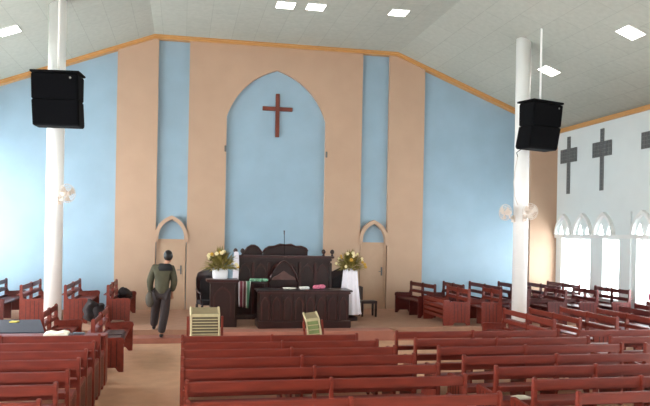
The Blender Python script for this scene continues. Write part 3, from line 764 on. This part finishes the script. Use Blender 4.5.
J = dict(pel=(0, 0, .93), wai=(.0, .0, 1.08), che=(.01, .02, 1.28), nb=(.06, .04, 1.46), nk=(.09, .055, 1.53), hd=(.11, .07, 1.61), top=(.11, .07, 1.70),
         ls=(-.17, .03, 1.4), le=(-.25, .0, 1.13), lw=(-.24, .12, .9), rs=(.2, .03, 1.39), re=(.255, -.03, 1.12), rw=(.2, .12, .93),
         lh=(-.09, 0, .9), lk=(-.15, .26, .54), la=(-.19, .37, .17), lf=(-.2, .5, .14), rh=(.09, 0, .9), rk=(.06, .03, .48), ra=(.0, -.04, .08), rf=(.0, .1, .04))
order = list(J); idx = {k_: i for i, k_ in enumerate(order)}
V = [J[k_] for k_ in order]
E_ = [('pel','wai'),('wai','che'),('che','nb'),('nb','nk'),('nk','hd'),('hd','top'),('che','ls'),('ls','le'),('le','lw'),('che','rs'),('rs','re'),('re','rw'),
      ('pel','lh'),('lh','lk'),('lk','la'),('la','lf'),('pel','rh'),('rh','rk'),('rk','ra'),('ra','rf')]
R_ = dict(pel=(.14,.1), wai=(.12,.09), che=(.14,.1), nb=(.07,.06), nk=.052, hd=.088, top=.075, ls=.055, le=.042, lw=.028, rs=.055, re=.042, rw=.028,
          lh=.085, lk=.055, la=.038, lf=.03, rh=.085, rk=.055, ra=.038, rf=.03)
ed = [(idx[a], idx[b_]) for a, b_ in E_]; rad = [R_[k_] for k_ in order]
# hands: palm and five fingers each
for side, wr in (('l', 'lw'), ('r', 'rw')):
    w = Vector(J[wr]); palm = w + Vector((0, .02, -.07)); V.append(tuple(palm)); rad.append((.03, .022)); pi = len(V)-1; ed.append((idx[wr], pi))
    for q, (dx, L) in enumerate(((-.027, .065), (-.009, .075), (.009, .072), (.027, .058))):
        a = palm + Vector((dx*.6, .01, -.03)); b_ = a + Vector((dx*.4, .012, -L*.55)); c_ = b_ + Vector((0, .02, -L*.4))
        n0 = len(V); V += [tuple(a), tuple(b_), tuple(c_)]; rad += [.0095, .009, .008]; ed += [(pi, n0), (n0, n0+1), (n0+1, n0+2)]
    th = palm + Vector((.0, .035, .015)); t2 = th + Vector((0, .02, -.03)); n0 = len(V); V += [tuple(th), tuple(t2)]; rad += [.011, .009]; ed += [(pi, n0), (n0, n0+1)]
skin_mesh('body', V, ed, rad, M['skin'], P, 1)
# face
hc = Vector(J['hd'])+Vector((0, 0, .02))
MB().ball(hc+Vector((0, .012, 0)), .1, 18, 12, (.82, .98, 1.15)).build('head_shape', M['skin'], P, smooth=True)
MB().ball(hc+Vector((-.083, 0, -.005)), .03, 8, 6, (.4, .8, 1.1)).ball(hc+Vector((.083, 0, -.005)), .03, 8, 6, (.4, .8, 1.1)).build('ears', M['skin'], P, smooth=True)
MB().prism([(-.014, -.03), (.014, -.03), (.0, .03)], .09, .125, 'y').xf(Matrix.Translation(hc)).build('nose', M['skin'], P)
MB().ball(hc+Vector((-.03, .1, .015)), .012).ball(hc+Vector((.03, .1, .015)), .012).build('eyes', M['hair'], P, smooth=True)
MB().ball(hc+Vector((0, .1, -.05)), .022, 8, 6, (1, .4, .3)).build('mouth', M['crosswood'], P, smooth=True)
MB().ball(hc+Vector((0, -.012, .03)), .112, 20, 14, (.86, .98, 1.04)).build('hair', M['hair'], P, smooth=True)
# jacket
jk = ['pel','wai','che','nb','ls','le','lw','rs','re','rw']
ji = {k_: i for i, k_ in enumerate(jk)}
jv = [Vector(J[k_]) for k_ in jk]; jv[0] = jv[0]+Vector((0.01,0,-.1)); jv[3] = jv[3]+Vector((0,0,-.03))
jr = dict(pel=(.225,.16), wai=(.205,.145), che=(.2,.14), nb=(.11,.1), ls=.095, le=.075, lw=.055, rs=.095, re=.075, rw=.055)
skin_mesh('jacket', [tuple(v) for v in jv], [(ji[a], ji[b_]) for a, b_ in E_ if a in ji and b_ in ji], [jr[k_] for k_ in jk], M['jacket'], P, 2)
m = MB().lathe([(.2, 1.36), (.19, 1.42), (.14, 1.475), (.1, 1.5)], (.045, .01), 24); o = m.build('collar', M['collar'], P, smooth=True)
o.scale = (1, .78, 1); o.location = (0, .008, 0)
tk = ['pel','lh','lk','la','rh','rk','ra']; ti = {k_: i for i, k_ in enumerate(tk)}
tr = dict(pel=(.16,.12), lh=.12, lk=.1, la=.08, rh=.12, rk=.1, ra=.08)
tv = [J[k_] for k_ in tk]
skin_mesh('trousers', tv, [(ti[a], ti[b_]) for a, b_ in E_ if a in ti and b_ in ti], [tr[k_] for k_ in tk], M['trousers'], P, 2)
for nm, a in (('lf', 'la'), ('rf', 'ra')):
    q = Vector(J[a]); zb = .11 if nm == 'lf' else 0
    MB().ball((q.x, q.y+.06, zb+.045), .05, 12, 8, (.9, 2.5, .9)).build('shoe', M['shoe'], P, smooth=True)
o = thing('shoulder_bag', 'soft grey bag held at the left side of the person', 'bag', (-.655, 14.86, .9), 0)
MB().ball((0, 0, .0), .13, 14, 10, (.7, .6, 1.3)).build('pouch', M['bag'], o, smooth=True)
MB().tube([(-.05, 0, .12), (0, .01, .24), (.05, .02, .12)], .012, 6).build('handle', M['coat'], o, smooth=True)

# ------------------------------------------------------------------ camera
f = 690.0; yaw = math.atan(142/690); roll = .018
A = Vector((math.cos(yaw), -math.sin(yaw), 0)); F = Vector((math.sin(yaw), math.cos(yaw), 0)); U = Vector((0,0,1))
ux = A*math.cos(roll) + U*math.sin(roll); uy = -A*math.sin(roll) + U*math.cos(roll)
mt = Matrix((ux, uy, -F)).transposed().to_4x4(); mt.translation = (0, 0, 2.3)
cam = bpy.data.cameras.new('camera'); co = bpy.data.objects.new('camera', cam); C.objects.link(co); co.matrix_world = mt
cam.sensor_width = 36; cam.sensor_fit = 'HORIZONTAL'; cam.lens = f/650*36; cam.shift_y = (235.6-203)/650
cam.clip_end = 200
S.camera = co

# ------------------------------------------------------------------ light
w = bpy.data.worlds.new('World'); S.world = w; w.use_nodes = True
bg = w.node_tree.nodes['Background']; bg.inputs[0].default_value = (.93, .97, 1, 1); bg.inputs[1].default_value = 14
S.view_settings.view_transform = 'Standard'; S.view_settings.look = 'None'; S.view_settings.exposure = .5; S.view_settings.gamma = 1
S.cycles.max_bounces = 10; S.cycles.diffuse_bounces = 8; S.cycles.transparent_max_bounces = 8
S.cycles.sample_clamp_indirect = 8
S.cycles.use_denoising = True
